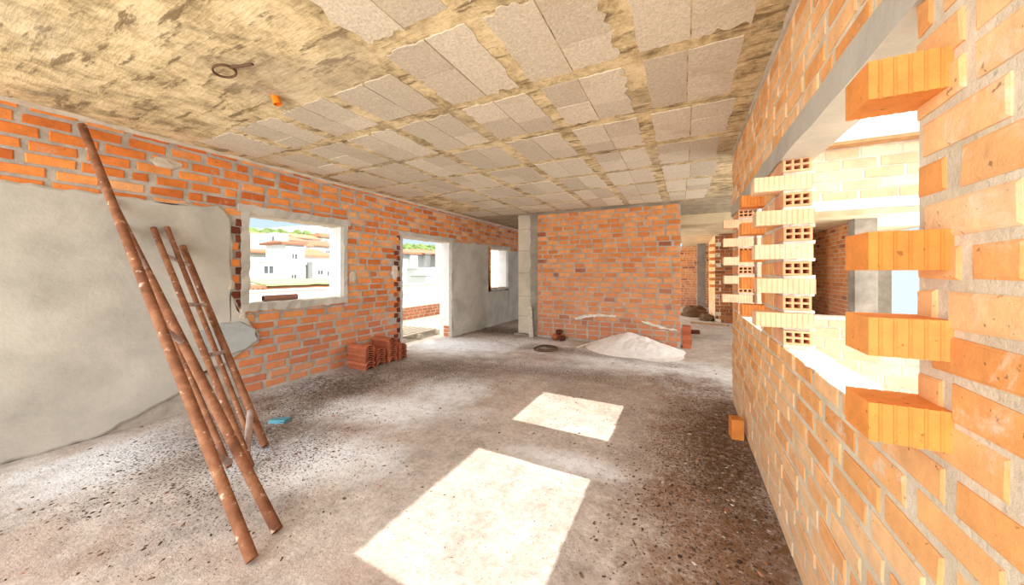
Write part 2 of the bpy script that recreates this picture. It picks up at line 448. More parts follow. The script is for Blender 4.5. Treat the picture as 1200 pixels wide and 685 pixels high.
def brick_wall(name, O, U, Nrm, L, H, th, holes, mats, course=0.097, blen=0.235, jt=0.014, seed=0, zoff=0.0,
               skip=None, parent=None, back=None, lo=0.0, hi=1.0, jit=0.003, tintfn=None, relief=0.008):
    """mortar slab with window holes, with every brick laid in relief on its room side"""
    rnd = random.Random(seed)
    O, U, Nrm = Vector(O), Vector(U), Vector(Nrm)
    Z = Vector((0, 0, 1))
    P = lambda u, z, n: O + U * u + Z * z + Nrm * n
    mb = MB()
    us = sorted({0.0, L} | {h[0] for h in holes} | {h[1] for h in holes})
    zs = sorted({0.0, H} | {h[2] for h in holes} | {h[3] for h in holes})
    us = [u for u in us if -1e-6 <= u <= L + 1e-6]; zs = [z for z in zs if -1e-6 <= z <= H + 1e-6]
    solid = lambda i, j: 0 <= i < len(us) - 1 and 0 <= j < len(zs) - 1 and not any(
        h[0] < (us[i] + us[i + 1]) / 2 < h[1] and h[2] < (zs[j] + zs[j + 1]) / 2 < h[3] for h in holes)
    f = -relief
    for i in range(len(us) - 1):
        for j in range(len(zs) - 1):
            if not solid(i, j): continue
            u0, u1, z0, z1 = us[i], us[i + 1], zs[j], zs[j + 1]
            mb.add([P(u0, z0, f), P(u1, z0, f), P(u1, z1, f), P(u0, z1, f)], [(0, 1, 2, 3)], 0)
            mb.add([P(u0, z0, -th), P(u0, z1, -th), P(u1, z1, -th), P(u1, z0, -th)], [(0, 1, 2, 3)], 2)
            for (di, dj, q) in ((-1, 0, ((u0, z0), (u0, z1))), (1, 0, ((u1, z1), (u1, z0))), (0, -1, ((u1, z0), (u0, z0))), (0, 1, ((u0, z1), (u1, z1)))):
                if not solid(i + di, j + dj):
                    (a, b), (c, d) = q
                    mb.add([P(a, b, f), P(c, d, f), P(c, d, -th), P(a, b, -th)], [(0, 1, 2, 3)], 2)
    k = 0
    z = zoff
    while z < H - 0.02:
        z0, z1 = max(0.004, z + jt / 2), min(H - 0.004, z + course - jt / 2)
        if z1 - z0 > 0.025:
            u = -rnd.uniform(0, 0.03) - (blen + jt) * (0.5 if k % 2 else 0)
            dz = rnd.uniform(-0.002, 0.002)
            while u < L:
                bl = blen * rnd.uniform(0.93, 1.05) if rnd.random() > 0.07 else blen * 0.5
                a, b = max(0, u + jt * rnd.uniform(0.3, 0.9)), min(L, u + bl)
                u += bl + jt * rnd.uniform(0.7, 1.3)
                segs = [(a, b)]
                for h in holes:
                    if h[2] < (z0 + z1) / 2 < h[3]:
                        ns = []
                        for (p, q) in segs:
                            if q <= h[0] or p >= h[1]: ns.append((p, q)); continue
                            if p < h[0]: ns.append((p, h[0]))
                            if q > h[1]: ns.append((h[1], q))
                        segs = ns
                for (p, q) in segs:
                    if q - p < 0.03: continue
                    if skip and skip((p + q) / 2, (z0 + z1) / 2): continue
                    t = tintfn(rnd, (p + q) / 2, (z0 + z1) / 2) if tintfn else rnd.random()
                    c = 0.006
                    J = lambda: rnd.uniform(-jit, jit)
                    n1 = rnd.uniform(-0.001, 0.004)
                    ring = [(p + J() * 0.5, z0 + dz + J()), (q + J() * 0.5, z0 + dz + J()), (q + J() * 0.5, z1 + dz + J()), (p + J() * 0.5, z1 + dz + J())]
                    ins = [(ring[0][0] + c, ring[0][1] + c), (ring[1][0] - c, ring[1][1] + c), (ring[2][0] - c, ring[2][1] - c), (ring[3][0] + c, ring[3][1] - c)]
                    vs = [P(x, y, f - 0.002) for x, y in ring] + [P(x, y, n1 - 0.003) for x, y in ring] + [P(x, y, n1 + rnd.uniform(-0.001, 0.001)) for x, y in ins]
                    fs = [(8, 9, 10, 11)]
                    for i in range(4):
                        jn = (i + 1) % 4
                        fs += [(i, jn, 4 + jn, 4 + i), (4 + i, 4 + jn, 8 + jn, 8 + i)]
                    mb.add(vs, fs, 1, t)
        z += course; k += 1
    return mb.build(name, [mats[0], mats[1], mats[2] if len(mats) > 2 else mats[0]], parent)

def poly_coat(name, pts, to3, th, mat, seed=0, seg=0.07, jit=0.018, parent=None):
    """a coat of render with a ragged outline: pts are (u, z) on a wall"""
    rnd = random.Random(seed)
    out = []
    for i, a in enumerate(pts):
        b = pts[(i + 1) % len(pts)]
        L = math.hypot(b[0] - a[0], b[1] - a[1]); n = max(1, int(L / seg))
        for k in range(n):
            t = k / n
            out.append((a[0] + (b[0] - a[0]) * t + rnd.uniform(-jit, jit), a[1] + (b[1] - a[1]) * t + rnd.uniform(-jit, jit)))
    cx = sum(p[0] for p in out) / len(out); cz = sum(p[1] for p in out) / len(out)
    bm = bmesh.new()
    back = [bm.verts.new(to3(u, z, -0.006)) for u, z in out]
    edge = [bm.verts.new(to3(u, z, th * 0.5)) for u, z in out]
    front = []
    for u, z in out:
        d = math.hypot(cx - u, cz - z)
        front.append(bm.verts.new(to3(u + (cx - u) / d * 0.02, z + (cz - z) / d * 0.02, th)))
    n = len(out)
    for a, b in ((back, edge), (edge, front)):
        for i in range(n):
            j = (i + 1) % n
            bm.faces.new((a[i], a[j], b[j], b[i]))
    bm.faces.new(front)
    bmesh.ops.triangulate(bm, faces=[fc for fc in bm.faces if len(fc.verts) > 4])
    bmesh.ops.recalc_face_normals(bm, faces=bm.faces[:])
    me = bpy.data.meshes.new(name); bm.to_mesh(me); bm.free()
    me.materials.append(mat)
    o = bpy.data.objects.new(name, me); C.objects.link(o)
    if parent is not None: o.parent = parent
    return o

def holed_brick_mb(mb, M, L=0.22, W=0.115, H=0.07, tint=0.5, depth=0.19):
    """perforated brick: 3 x 2 holes in the end at local x = 0, body along +x"""
    cols, rows = 3, 2
    wy, wz = 0.0105, 0.0105
    ys = [0]; zs = [0]
    hy = (W - wy * (cols + 1)) / cols; hz = (H - wz * (rows + 1)) / rows
    for i in range(cols): ys += [ys[-1] + wy, ys[-1] + wy + hy]
    ys.append(W)
    for i in range(rows): zs += [zs[-1] + wz, zs[-1] + wz + hz]
    zs.append(H)
    for i in range(len(ys) - 1):
        for j in range(len(zs) - 1):
            y0, y1, z0, z1 = ys[i], ys[i + 1], zs[j], zs[j + 1]
            if i % 2 == 1 and j % 2 == 1:
                q = [(0, y0, z0), (0, y1, z0), (0, y1, z1), (0, y0, z1)]
                d = [(depth, y, z) for _, y, z in q]
                mb.add([M @ Vector(p) for p in q + d], [(0, 1, 5, 4), (1, 2, 6, 5), (2, 3, 7, 6), (3, 0, 4, 7), (4, 5, 6, 7)], 0, tint)
            else:
                mb.add([M @ Vector(p) for p in ((0, y0, z0), (0, y0, z1), (0, y1, z1), (0, y1, z0))], [(0, 1, 2, 3)], 0, tint)
    mb.add([M @ Vector(p) for p in ((0, 0, 0), (L, 0, 0), (L, W, 0), (0, W, 0), (0, 0, H), (L, 0, H), (L, W, H), (0, W, H))],
           [(3, 2, 1, 0), (4, 5, 6, 7), (0, 1, 5, 4), (1, 2, 6, 5), (2, 3, 7, 6)], 0, tint)

def ribbed_brick_mb(mb, M, L=0.24, W=0.115, H=0.078, tint=0.5, n=11, g=0.0035):
    """brick whose long faces (y = 0 and y = W) carry upright grooves"""
    def edge(y, s):
        pts = []
        p = L / n
        for i in range(n):
            x = i * p
            pts += [(x, y), (x + p * 0.68, y), (x + p * 0.78, y + s * g), (x + p * 0.92, y + s * g)]
        pts.append((L, y))
        return pts
    out = edge(0, 1) + list(reversed(edge(W, -1)))
    k = len(out)
    vs = [M @ Vector((x, y, 0)) for x, y in out] + [M @ Vector((x, y, H)) for x, y in out]
    fs = [(i, (i + 1) % k, k + (i + 1) % k, k + i) for i in range(k)] + [tuple(reversed(range(k))), tuple(range(k, 2 * k))]
    mb.add(vs, fs, 0, tint)

def TR(x, y, z, rz=0.0, rx=0.0, ry=0.0):
    return Matrix.Translation((x, y, z)) @ Matrix.Rotation(rz, 4, 'Z') @ Matrix.Rotation(ry, 4, 'Y') @ Matrix.Rotation(rx, 4, 'X')

R0 = random.Random(7)
H = 2.69
XL, XR, YB = -4.49, 0.48, 6.57

# ------------------------------------------------------------------ floor, ground
mb = MB(); mb.box((-4.76, -0.6, -0.2), (0.62, 15.2, 0.0))
mb.box((0.62, 3.75, -0.2), (5.0, 15.2, 0.0))
structure(mb.build('floor', MT['floor']))
mb = MB(); mb.box((-7.5, -7, -0.24), (-4.76, 16, -0.02)); mb.box((-4.76, -7, -0.24), (9, -0.6, -0.02)); mb.box((0.62, -0.6, -0.24), (9, 3.75, -0.02))
structure(mb.build('terrace_floor', MT['terrace']))

# ------------------------------------------------------------------ ceiling with its cast ribs and aggregate blocks
mb = MB()
mb.box((-4.76, -0.6, H), (0.62, 16.0, H + 0.3)); mb.box((0.62, 3.75, H), (5.0, 16.0, H + 0.3))
rnd = random.Random(3)
def block(x0, x1, y0, y1, inner=()):
    z = H - rnd.uniform(0.003, 0.007)
    rag = lambda amp: rnd.uniform(-amp, amp)
    pts = []
    n = 9
    cs = [(x0, y0), (x1, y0), (x1, y1), (x0, y1)]
    ea = [0.0006 if i in inner else rnd.choice((0.006, 0.014, 0.026)) for i in range(4)]
    for i in range(4):
        a, b = cs[i], cs[(i + 1) % 4]
        for k in range(n):
            t = k / n
            pts.append((a[0] + (b[0] - a[0]) * t + (rag(ea[i]) if i in (1, 3) else 0), a[1] + (b[1] - a[1]) * t + (rag(ea[i]) if i in (0, 2) else 0)))
    m = len(pts)
    dz = rnd.uniform(-0.002, 0.002)
    mb.add([(x, y, z + dz) for x, y in pts] + [(x, y, H + 0.02) for x, y in pts],
           [tuple(range(m))] + [(i, (i + 1) % m, m + (i + 1) % m, m + i) for i in range(m)], 1, rnd.random())
xr = [-4.37, -3.69, -3.01, -2.33, -1.65, -0.97, -0.29, 0.42]
yr = [-0.12 + 0.732 * i for i in range(0, 10)]
for i in range(len(xr) - 1):
    for j in range(len(yr) - 1):
        x0, x1 = xr[i] + 0.055 + rnd.uniform(-.01, .015), xr[i + 1] - 0.055 + rnd.uniform(-.015, .01)
        y0, y1 = yr[j] + 0.05 + rnd.uniform(-.01, .015), yr[j + 1] - 0.05 + rnd.uniform(-.015, .01)
        if y1 > 6.5 and xr[i] < -0.4: y1 -= 0.1
        if xr[i] < -1.8 and y0 < 1.3: continue                  # solid cast strip near the door side
        if xr[i] < -4.0 and rnd.random() < 0.3: continue
        y0 = max(y0, 1.545 if xr[i] < -1.8 and y0 < 1.6 else y0)
        if xr[i] > -0.4: x1 -= rnd.uniform(0.0, 0.06)
        xm = (x0 + x1) / 2 + rnd.uniform(-.02, .02)
        g = 0.004
        for (a, b, iq) in ((x0, xm - g, 1), (xm + g, x1, 3)):
            r = rnd.random()
            if r < 0.55:
                ym = y0 + (y1 - y0) * rnd.choice((0.42, 0.5, 0.62))
                gg = rnd.choice((0.001, 0.003))
                block(a, b, y0, ym - gg, (iq, 2)); block(a, b, ym + gg, y1, (iq, 0))
            else:
                block(a, b, y0, y1, (iq,))
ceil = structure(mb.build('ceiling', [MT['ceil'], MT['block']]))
mb = MB()
mb.box((-0.06, 8.2, 2.47), (5.0, 15.3, H - 0.001))
structure(mb.build('ceiling_drop', concrete('pale_board_marked_concrete', srgb(196, 176, 140), srgb(226, 208, 172), 2.4, 0.1, 0.5)))

# ------------------------------------------------------------------ left wall
WT = 0.27
LY = -0.6
holesL = [(2.01 - LY, 3.19 - LY, 1.03, 2.10), (4.28 - LY, 5.66 - LY, -0.01, 2.07), (7.25 - LY, 8.17 - LY, 0.98, 2.05)]
def skipL(u, z):
    y = u + LY
    if y < 1.80 and z < 2.06: return True
    if y < 2.0 and 0.95 < z < 2.04 and y > 1.78: return True
    if 4.13 < y < 4.3 and z < 2.04: return True
    if 5.7 < y < 7.05 and z < 2.0: return True
    if y > 7.0 and z < 0.85 or y > 8.25 and z < 1.95: return True
    return False
wl = structure(brick_wall('wall_left', (XL, LY, 0), (0, 1, 0), (1, 0, 0), 9.6, H, WT, holesL,
    [MT['mortar'], MT['brick_left'], MT['white']], 0.1, 0.24, 0.028, 11, 0.02, skipL, jit=0.006))
L3 = lambda u, z, n: (XL + n, u, z)
poly_coat('render_coat', [(-0.6, 0.0), (-0.6, 2.07), (1.2, 2.07), (1.6, 2.085), (1.74, 2.11), (1.80, 2.06), (1.84, 1.98), (1.87, 1.7), (1.86, 1.15), (1.92, 0.98),
    (2.0, 0.88), (2.04, 0.78), (2.12, 0.68), (2.11, 0.58), (1.95, 0.50), (1.8, 0.41), (1.6, 0.36), (1.45, 0.22), (1.2, 0.1), (0.9, 0.0)],
    L3, 0.022, MT['plaster'], 5, 0.06, 0.012, wl)
poly_coat('render_blob', [(1.55, 0.80), (1.75, 0.86), (1.95, 0.85), (2.08, 0.74), (2.10, 0.62), (1.98, 0.53), (1.8, 0.47), (1.66, 0.52)], L3, 0.045, MT['plaster_wet'], 6, 0.05, 0.01, wl)
poly_coat('render_coat', [(5.68, 0.0), (5.68, 2.06), (6.5, 2.09), (7.1, 2.10), (7.1, 0.90), (8.21, 0.90), (8.21, 2.02), (8.98, 2.0), (8.98, 0.0)], L3, 0.02, MT['plaster'], 8, 0.06, 0.012, wl)
# cement line under the ceiling
mb = MB(); rnd = random.Random(4)
mb.rough_box((XL - 0.02, LY, H - 0.035), (XL + 0.014, 8.98, H - 0.001), 0, 0.5, 0.08, 0.006, rnd)
mb.build('mortar_bead', MT['plaster_edge'], wl)
# toothed bricks left of the window and of the doorway
def teeth(y0, z0, z1, seed, parent):
    rnd = random.Random(seed)
    z = z0; k = 0
    while z < z1:
        mb = MB()
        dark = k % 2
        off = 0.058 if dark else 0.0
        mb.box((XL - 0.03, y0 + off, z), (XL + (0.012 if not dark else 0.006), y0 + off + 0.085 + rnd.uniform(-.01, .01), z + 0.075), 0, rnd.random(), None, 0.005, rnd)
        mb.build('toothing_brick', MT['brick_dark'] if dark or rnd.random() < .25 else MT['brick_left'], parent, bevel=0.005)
        z += 0.09; k += 1
teeth(1.845, 0.93, 2.0, 21, wl)
teeth(4.12, 0.08, 2.0, 22, wl)
# loose lump of cement bedded at the window corner
rnd = random.Random(9)
def lump(name, c, r, mat, parent=None, seed=0, flat=1.0):
    bm = bmesh.new()
    bmesh.ops.create_icosphere(bm, subdivisions=3, radius=1)
    for v in bm.verts:
        k = 1 + 0.35 * noise.noise(v.co * 1.6 + Vector((seed * 3.1, 0, 0))) + 0.12 * noise.noise(v.co * 5 + Vector((0, seed, 0)))
        v.co = Vector((v.co.x * r[0] * k, v.co.y * r[1] * k, v.co.z * r[2] * k))
    me = bpy.data.meshes.new(name); bm.to_mesh(me); bm.free()
    me.materials.append(mat)
    o = bpy.data.objects.new(name, me); C.objects.link(o); o.location = c
    if parent is not None: o.parent = parent
    return o
lump('mortar_lump', (XL, 1.84, 1.28), (0.025, 0.05, 0.09), MT['plaster_edge'], wl, 1)
lump('mortar_lump', (XL, 1.95, 0.93), (0.03, 0.045, 0.07), MT['plaster_edge'], wl, 2)
lump('mortar_lump', (XL, 3.33, 1.33), (0.02, 0.06, 0.09), MT['plaster_edge'], wl, 3)
lump('mortar_lump', (XL, 4.13, 1.40), (0.025, 0.07, 0.12), MT['plaster_edge'], wl, 4)
lump('mortar_lump', (XL, 1.35, 2.45), (0.02, 0.10, 0.06), MT['plaster_edge'], wl, 5)

# window_1 cement surround
def surround(name, y0, y1, z0, z1, wl_, wr, wt_, wb, seed, door=False):
    rnd = random.Random(seed)
    mb = MB()
    a, b = XL - 0.06, XL + 0.02
    if wl_: mb.rough_box((a, y0 - wl_, z0), (b, y0 + 0.012, z1 + 0.02), 0, .5, .07, .009, rnd)
    if wr: mb.rough_box((a, y1 - 0.012, z0), (b, y1 + wr, z1 + 0.02), 0, .5, .07, .009, rnd)
    if wt_: mb.rough_box((a, y0 - wl_ - 0.03, z1 - 0.015), (b + 0.004, y1 + wr + 0.05, z1 + wt_), 0, .5, .07, .010, rnd)
    if wb: mb.rough_box((a, y0 - wl_, z0 - wb), (b + 0.015, y1 + wr, z0 + 0.012), 0, .5, .06, .012, rnd)
    o = structure(mb.build(name, MT['plaster']))
    m2 = MB()
    m2.rough_box((XL - WT + 0.0, y0 + 0.0, z1 - 0.035), (XL + 0.012, y1, z1 + 0.0), 0, .5, .06, .006, rnd)
    m2.build('lintel_soffit', MT['plaster_edge'], o)
    m3 = MB()
    m3.box((XL - WT - 0.03, y1 - 0.02, z0 + (0.0 if not door else 0.25)), (XL - 0.045, y1 + 0.004, z1 - 0.02))
    m3.box((XL - WT - 0.03, y0 - 0.004, z0), (XL - 0.045, y0 + 0.012, z1 - 0.02))
    m3.build('jamb_reveal', MT['white'], o)
    if wb:
        m4 = MB(); m4.rough_box((XL - WT - 0.02, y0, z0 - 0.04), (XL + 0.0, y1, z0 + 0.01), 0, .5, .07, .006, rnd)
        m4.build('sill_bed', MT['mortar_white'], o)
    return o
surround('window_1', 2.01, 3.19, 1.03, 2.10, 0.065, 0.045, 0.07, 0.08, 31)
d1 = surround('door_1', 4.28, 5.66, 0.0, 2.07, 0.035, 0.02, 0.06, 0, 32, True)
w2 = surround('window_2', 7.25, 8.17, 0.98, 2.05, 0.0, 0.03, 0.05, 0.05, 33)
mb = MB(); rnd = random.Random(12)
for k in range(3): mb.box((XL - 0.20, 5.655, 0.02 + k * 0.085), (XL - 0.03, 5.69, 0.095 + k * 0.085), 0, rnd.random(), None, .004, rnd)
mb.build('bare_jamb_bricks', MT['brick_left'], d1)
rnd = random.Random(13)
mb = MB()
for k in range(11): mb.box((XL - 0.05, 7.11 + (k % 2) * 0.03, 0.98 + k * 0.097), (XL + 0.012, 7.26, 1.06 + k * 0.097), 0, rnd.random(), None, .005, rnd)
mb.build('bare_jamb_bricks', MT['brick_left'], w2)
mb = MB()
for k in range(5): mb.box((XL - 0.05, 7.14 + k * .21, 0.90), (XL + 0.014, 7.33 + k * .21, 0.975), 0, rnd.random(), None, .005, rnd)
mb.build('sill_brick_course', MT['brick_dark'], w2)

# ------------------------------------------------------------------ back wall, column, recess
def tb(rnd, u, z):
    return rnd.uniform(0.0, 0.07) if rnd.random() < 0.05 else rnd.uniform(0.1, 1)
wb = structure(brick_wall('wall_back', (-2.87, YB, 0), (1, 0, 0), (0, -1, 0), 2.82, H, 0.14, [],
    [MT['mortar'], MT['brick_back'], MT['brick_back']], 0.0975, 0.225, 0.022, 41, 0.03, lambda u, z: z > H - 0.05, jit=0.0045, tintfn=tb))
mb = MB(); rnd = random.Random(5)
mb.rough_box((-3.06, YB + 0.03, 0.0), (-2.84, YB + 0.14, H - 0.002), 0, .5, .07, .012, rnd)
mb.rough_box((-2.86, YB - 0.008, H - 0.045), (-0.055, YB + 0.10, H - 0.001), 0, .5, .08, .006, rnd)
mb.build('mortar_strip', MT['grey_conc'], wb)
# splashes of white plaster thrown on the back wall above the sand
B3 = lambda u, z, n: (u, YB - n, z)
poly_coat('plaster_splash', [(-2.0, .42), (-1.7, .50), (-1.45, .53), (-1.2, .53), (-1.18, .56), (-1.5, .575), (-1.8, .54), (-2.05, .46)], B3, 0.012, MT['mortar_white'], 14, .04, .012, wb)
poly_coat('plaster_splash', [(-.75, .50), (-.5, .44), (-.3, .39), (-.12, .36), (-.10, .33), (-.4, .37), (-.7, .45)], B3, 0.012, MT['mortar_white'], 15, .04, .012, wb)
mb = MB()
mb.box((-3.38, 6.64, 0), (-3.06, 6.96, H - 0.001))
rndc = random.Random(2)
col = structure(mb.build('column', MT['column'], bevel=0.008))
mb = MB()
for z in (0.42, 0.86, 1.38, 1.88, 2.36):
    mb.box((-3.3815, 6.6385, z), (-3.0585, 6.9615, z + 0.008))
mb.build('formwork_seam', MT['joint'], col)
mb = MB(); mb.rough_box((-3.46, 6.56, -0.01), (-2.98, 6.98, 0.035), 0, .5, .05, .012, random.Random(8))
mb.build('column_foot', MT['grey_conc'], col)
structure(brick_wall('wall_recess', (-4.5, 9.0, 0), (1, 0, 0), (0, -1, 0), 4.3, H, 0.14, [], [MT['mortar'], MT['brick_brown']], seed=42))

# ------------------------------------------------------------------ passage and the rooms behind
structure(brick_wall('wall_far', (-4.4, 15.0, 0), (1, 0, 0), (0, -1, 0), 7.5, 2.47, 0.14, [], [MT['mortar_warm'], MT['brick_back']], seed=43))
mb = MB(); mb.box((0.46, 13.9, 0), (0.74, 14.2, 2.468))
structure(mb.build('column', MT['grey_conc'], bevel=0.008))
structure(brick_wall('wall_passage', (0.8, 13.2, 0), (0, -1, 0), (-1, 0, 0), 2.6, 2.468, 0.14, [], [MT['mortar_warm'], MT['brick_right']], seed=44))
wp = structure(brick_wall('wall_passage_end', (0.8, 10.6, 0), (1, 0, 0), (0, -1, 0), 1.9, 2.468, 0.13, [], [MT['mortar'], MT['brick_brown']], seed=45, jt=0.008))
rnd = random.Random(46)
for k in range(7):
    mb = MB(); ribbed_brick_mb(mb, TR(0.66, 10.62, 0.98 + k * 0.19), 0.16, 0.115, 0.08, rnd.random(), 6)
    mb.build('toothing_brick', MT['brick_loose'], wp)
wa = structure(brick_wall('wall_annex', (3.24, 12.1, 0), (0, -1, 0), (-1, 0, 0), 3.2, H, 0.14, [], [MT['mortar_warm'], MT['brick_back']], 0.0975, 0.225, 0.016, seed=47))
mb = MB(); mb.box((2.6, 12.1, 0), (5, 12.24, H - 0.001)); structure(mb.build('wall_annex_end', MT['grey_conc']))
mb = MB(); mb.box((3.08, 8.75, 0), (3.42, 9.05, H - 0.001)); structure(mb.build('column', MT['grey_conc'], bevel=0.008))

# ------------------------------------------------------------------ right wall with two raw window openings
RY = -0.6
RTH = 0.14
CO = 0.0915
holesR = [(1.06 - RY, 2.37 - RY, 0.985, 2.005), (2.73 - RY, 3.98 - RY, 0.985, 2.005)]
wr = structure(brick_wall('wall_right', (XR, RY, 0), (0, 1, 0), (-1, 0, 0), 4.8, H, RTH, holesR,
    [MT['mortar_warm'], MT['brick_right'], MT['mortar_white']], CO, 0.24, 0.021, 51, 0.0, lambda u, z: 1.995 < z < 2.115 or z > H - 0.03, jit=0.005, relief=0.0035))
rnd = random.Random(52)
mb = MB()
mb.rough_box((XR - 0.012, RY, 2.0), (XR + RTH + 0.004, 4.2, 2.11), 0, .5, .1, .003, rnd)
mb.build('concrete_lintel', MT['plaster'], wr)
mb = MB()
mb.rough_box((XR + 0.004, 1.06, 0.96), (XR + RTH + 0.01, 2.19, 0.995), 0, .5, .06, .005, rnd)
mb.rough_box((XR + 0.004, 2.73, 0.96), (XR + RTH + 0.01, 3.80, 0.995), 0, .5, .06, .005, rnd)
mb.build('sill_bed', MT['mortar_white'], wr)
mb = MB()
mb.rough_box((XR - 0.012, RY, H - 0.035), (XR + 0.02, 4.2, H - 0.001), 0, .5, .08, .006, rnd)
mb.build('mortar_bead', MT['plaster_edge'], wr)
# end bricks and headers of the jambs: every second course a header sticks out into the room
for jamb, (yj, yh) in {'a': (2.175, 2.175), 'b': (3.785, 3.785)}.items():
    for k in range(6):
        mb = MB()
        # body runs along +y: local x -> +y, local y -> -x
        holed_brick_mb(mb, TR(XR + 0.122 + R0.uniform(-.003, .003), yj + R0.uniform(-.006, .006), 1.018 + k * 0.183, math.pi / 2), 0.2, 0.12, 0.074, R0.random())
        mb.build('perforated_brick', MT['brick_holed'], wr)
    for k in range(5):
        mb = MB()
        ribbed_brick_mb(mb, TR(XR - 0.122 + R0.uniform(-.008, .008), yh + R0.uniform(-.012, .0), 1.106 + k * 0.183, R0.uniform(-.02, .02)), 0.25, 0.112, 0.078, R0.random())
        mb.build('header_brick', MT['brick_lit_cream'], wr)
    rnd = random.Random(53)
    mb = MB()
    for k in range(12):
        zj = 1.0925 + (k // 2) * 0.183 if k % 2 == 0 else 1.0925 + (k // 2) * 0.183 + 0.0925
        if k == 11: zj = 2.006
        mb.rough_box((XR + 0.004, yj + 0.012, zj - 0.001), (XR + 0.136, yj + 0.2, min(zj + 0.0155, 2.0)), 0, .5, .05, .0035, rnd)
    mb.rough_box((XR + 0.004, yj + 0.005, 0.985), (XR + 0.136, yj + 0.2, 1.019), 0, .5, .05, .003, rnd)
    mb.build('bed_mortar', MT['mortar_white'], wr)
    for k in range(5):
        mb = MB()
        mb.box((XR + 0.001, yj + 0.116, 1.108 + k * 0.183), (XR + 0.138, yj + 0.195, 1.184 + k * 0.183), 0, rnd.random(), None, .002, rnd)
        mb.build('stretcher_brick', MT['brick_holed'], wr, bevel=0.003)
    for k in range(5):
        lump('mortar_lump', (XR + 0.07, yj + 0.03, 1.100 + k * 0.183), (0.055, 0.03, 0.012), MT['mortar_white'], wr, k)
for k in range(5):
    mb = MB()
    ribbed_brick_mb(mb, TR(XR - 0.122 + R0.uniform(-.006, .006), 2.62, 1.106 + k * 0.183), 0.2, 0.112, 0.078, R0.random())
    mb.build('header_brick', MT['brick_loose'], wr)
for z in (1.04, 1.222, 1.405, 1.77):
    mb = MB()
    ribbed_brick_mb(mb, TR(XR - 0.122, 0.953, z), 0.25, 0.112, 0.082, R0.random())
    mb.build('header_brick', MT['brick_loose'], wr)

# ------------------------------------------------------------------ courtyard wall seen through the right hand openings
CY = 3.75
holesC = [(0.32, 1.9, 1.0, 1.95)]
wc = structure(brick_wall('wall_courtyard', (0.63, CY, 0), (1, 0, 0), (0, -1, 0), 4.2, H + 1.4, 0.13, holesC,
    [MT['mortar_white'], MT['brick_sun_glare'], MT['mortar_white']], CO, 0.24, 0.013, 55, 0.0, lambda u, z: 1.93 < z < 2.03 or 2.47 < z < 2.72))
mb = MB(); rnd = random.Random(56)
mb.rough_box((0.64, CY - 0.012, 1.945), (4.8, CY + 0.02, 2.025), 0, .5, .1, .004, rnd)
mb.build('white_lintel', MT['white'], wc)
mb = MB()
mb.box((0.63, CY - 0.12, 2.50), (4.8, CY + 0.01, 2.72))
mb.build('slab_edge', MT['white'], wc, bevel=0.01)
mb = MB(); mb.box((0.63, CY - 0.11, 2.475), (4.8, CY + 0.005, 2.50))
mb.build('edge_board', MT['timber_brown'], wc)
mb = MB(); mb.box((0.95, CY - 0.01, 0.985), (2.53, CY + 0.14, 1.012)); mb.build('sill_bed', MT['mortar_white'], wc)
structure(brick_wall('sun_blocking_pier', (1.95, 3.50, 0), (1, 0, 0), (0, -1, 0), 0.3, 3.5, 0.24, [], [MT['mortar_white'], MT['brick_sun_glare'], MT['brick_sun_glare']], CO, seed=57))  # unseen pier added to cut off the far end of the sun patch

# ------------------------------------------------------------------ terrace and the town beyond the left wall
mb = MB()
mb.box((-7.62, -7, -0.02), (-7.5, 16, 1.02))
pw = structure(mb.build('wall_parapet', concrete('pinkish_render', srgb(214, 204, 196), srgb(230, 220, 212), 3, 0.03, 0.15)))
mb = MB(); mb.box((-7.66, -7, 1.02), (-7.46, 16, 1.05)); mb.build('coping', MT['whitewash'], pw)
o = brick_wall('bare_brick_base', (-7.488, 4.0, -0.02), (0, 1, 0), (1, 0, 0), 8, 0.36, 0.02, [], [MT['mortar_white'], MT['brick_back']], 0.0975, 0.225, 0.016, 61, parent=pw)

def terrain(x, y):
    d = max(0.0, -x - 18)
    return -7.0 + 0.190 * d + 1.2 * noise.noise(Vector((x * 0.03, y * 0.03, 0))) * min(1, d / 20)
bm = bmesh.new()
gx = [-12 - 4 * i for i in range(34)]; gy = [-20 + 6 * i for i in range(40)]
g = [[bm.verts.new((x, y, terrain(x, y) - (0.02 if x < -20 else 0))) for y in gy] for x in gx]
for i in range(len(gx) - 1):
    for j in range(len(gy) - 1):
        bm.faces.new((g[i][j], g[i][j + 1], g[i + 1][j + 1], g[i + 1][j]))
bmesh.ops.recalc_face_normals(bm, faces=bm.faces[:])
me = bpy.data.meshes.new('hillside'); bm.to_mesh(me); bm.free(); me.materials.append(MT['hill'])
o = bpy.data.objects.new('hillside', me); C.objects.link(o); structure(o)
# mountain ridge far off
bm = bmesh.new()
rid = []
for i in range(60):
    y = 60 + i * 12
    hgt = 58 + 16 * math.exp(-((y - 330) / 70) ** 2) + 9 * noise.noise(Vector((y * 0.02, 1, 0))) + 4 * noise.noise(Vector((y * 0.08, 2, 0)))
    if y < 240: hgt -= (240 - y) * 0.35
    rid.append((bm.verts.new((-420, y, -20)), bm.verts.new((-470, y + 6 * noise.noise(Vector((y * .05, 7, 0))), hgt * 0.55)), bm.verts.new((-520, y, hgt)), bm.verts.new((-640, y, -20))))
for i in range(59):
    for k in range(3):
        bm.faces.new((rid[i][k], rid[i][k + 1], rid[i + 1][k + 1], rid[i + 1][k]))
bmesh.ops.recalc_face_normals(bm, faces=bm.faces[:])
me = bpy.data.meshes.new('mountain_ridge'); bm.to_mesh(me); bm.free(); me.materials.append(MT['mountain'])
o = bpy.data.objects.new('mountain_ridge', me); C.objects.link(o); structure(o)
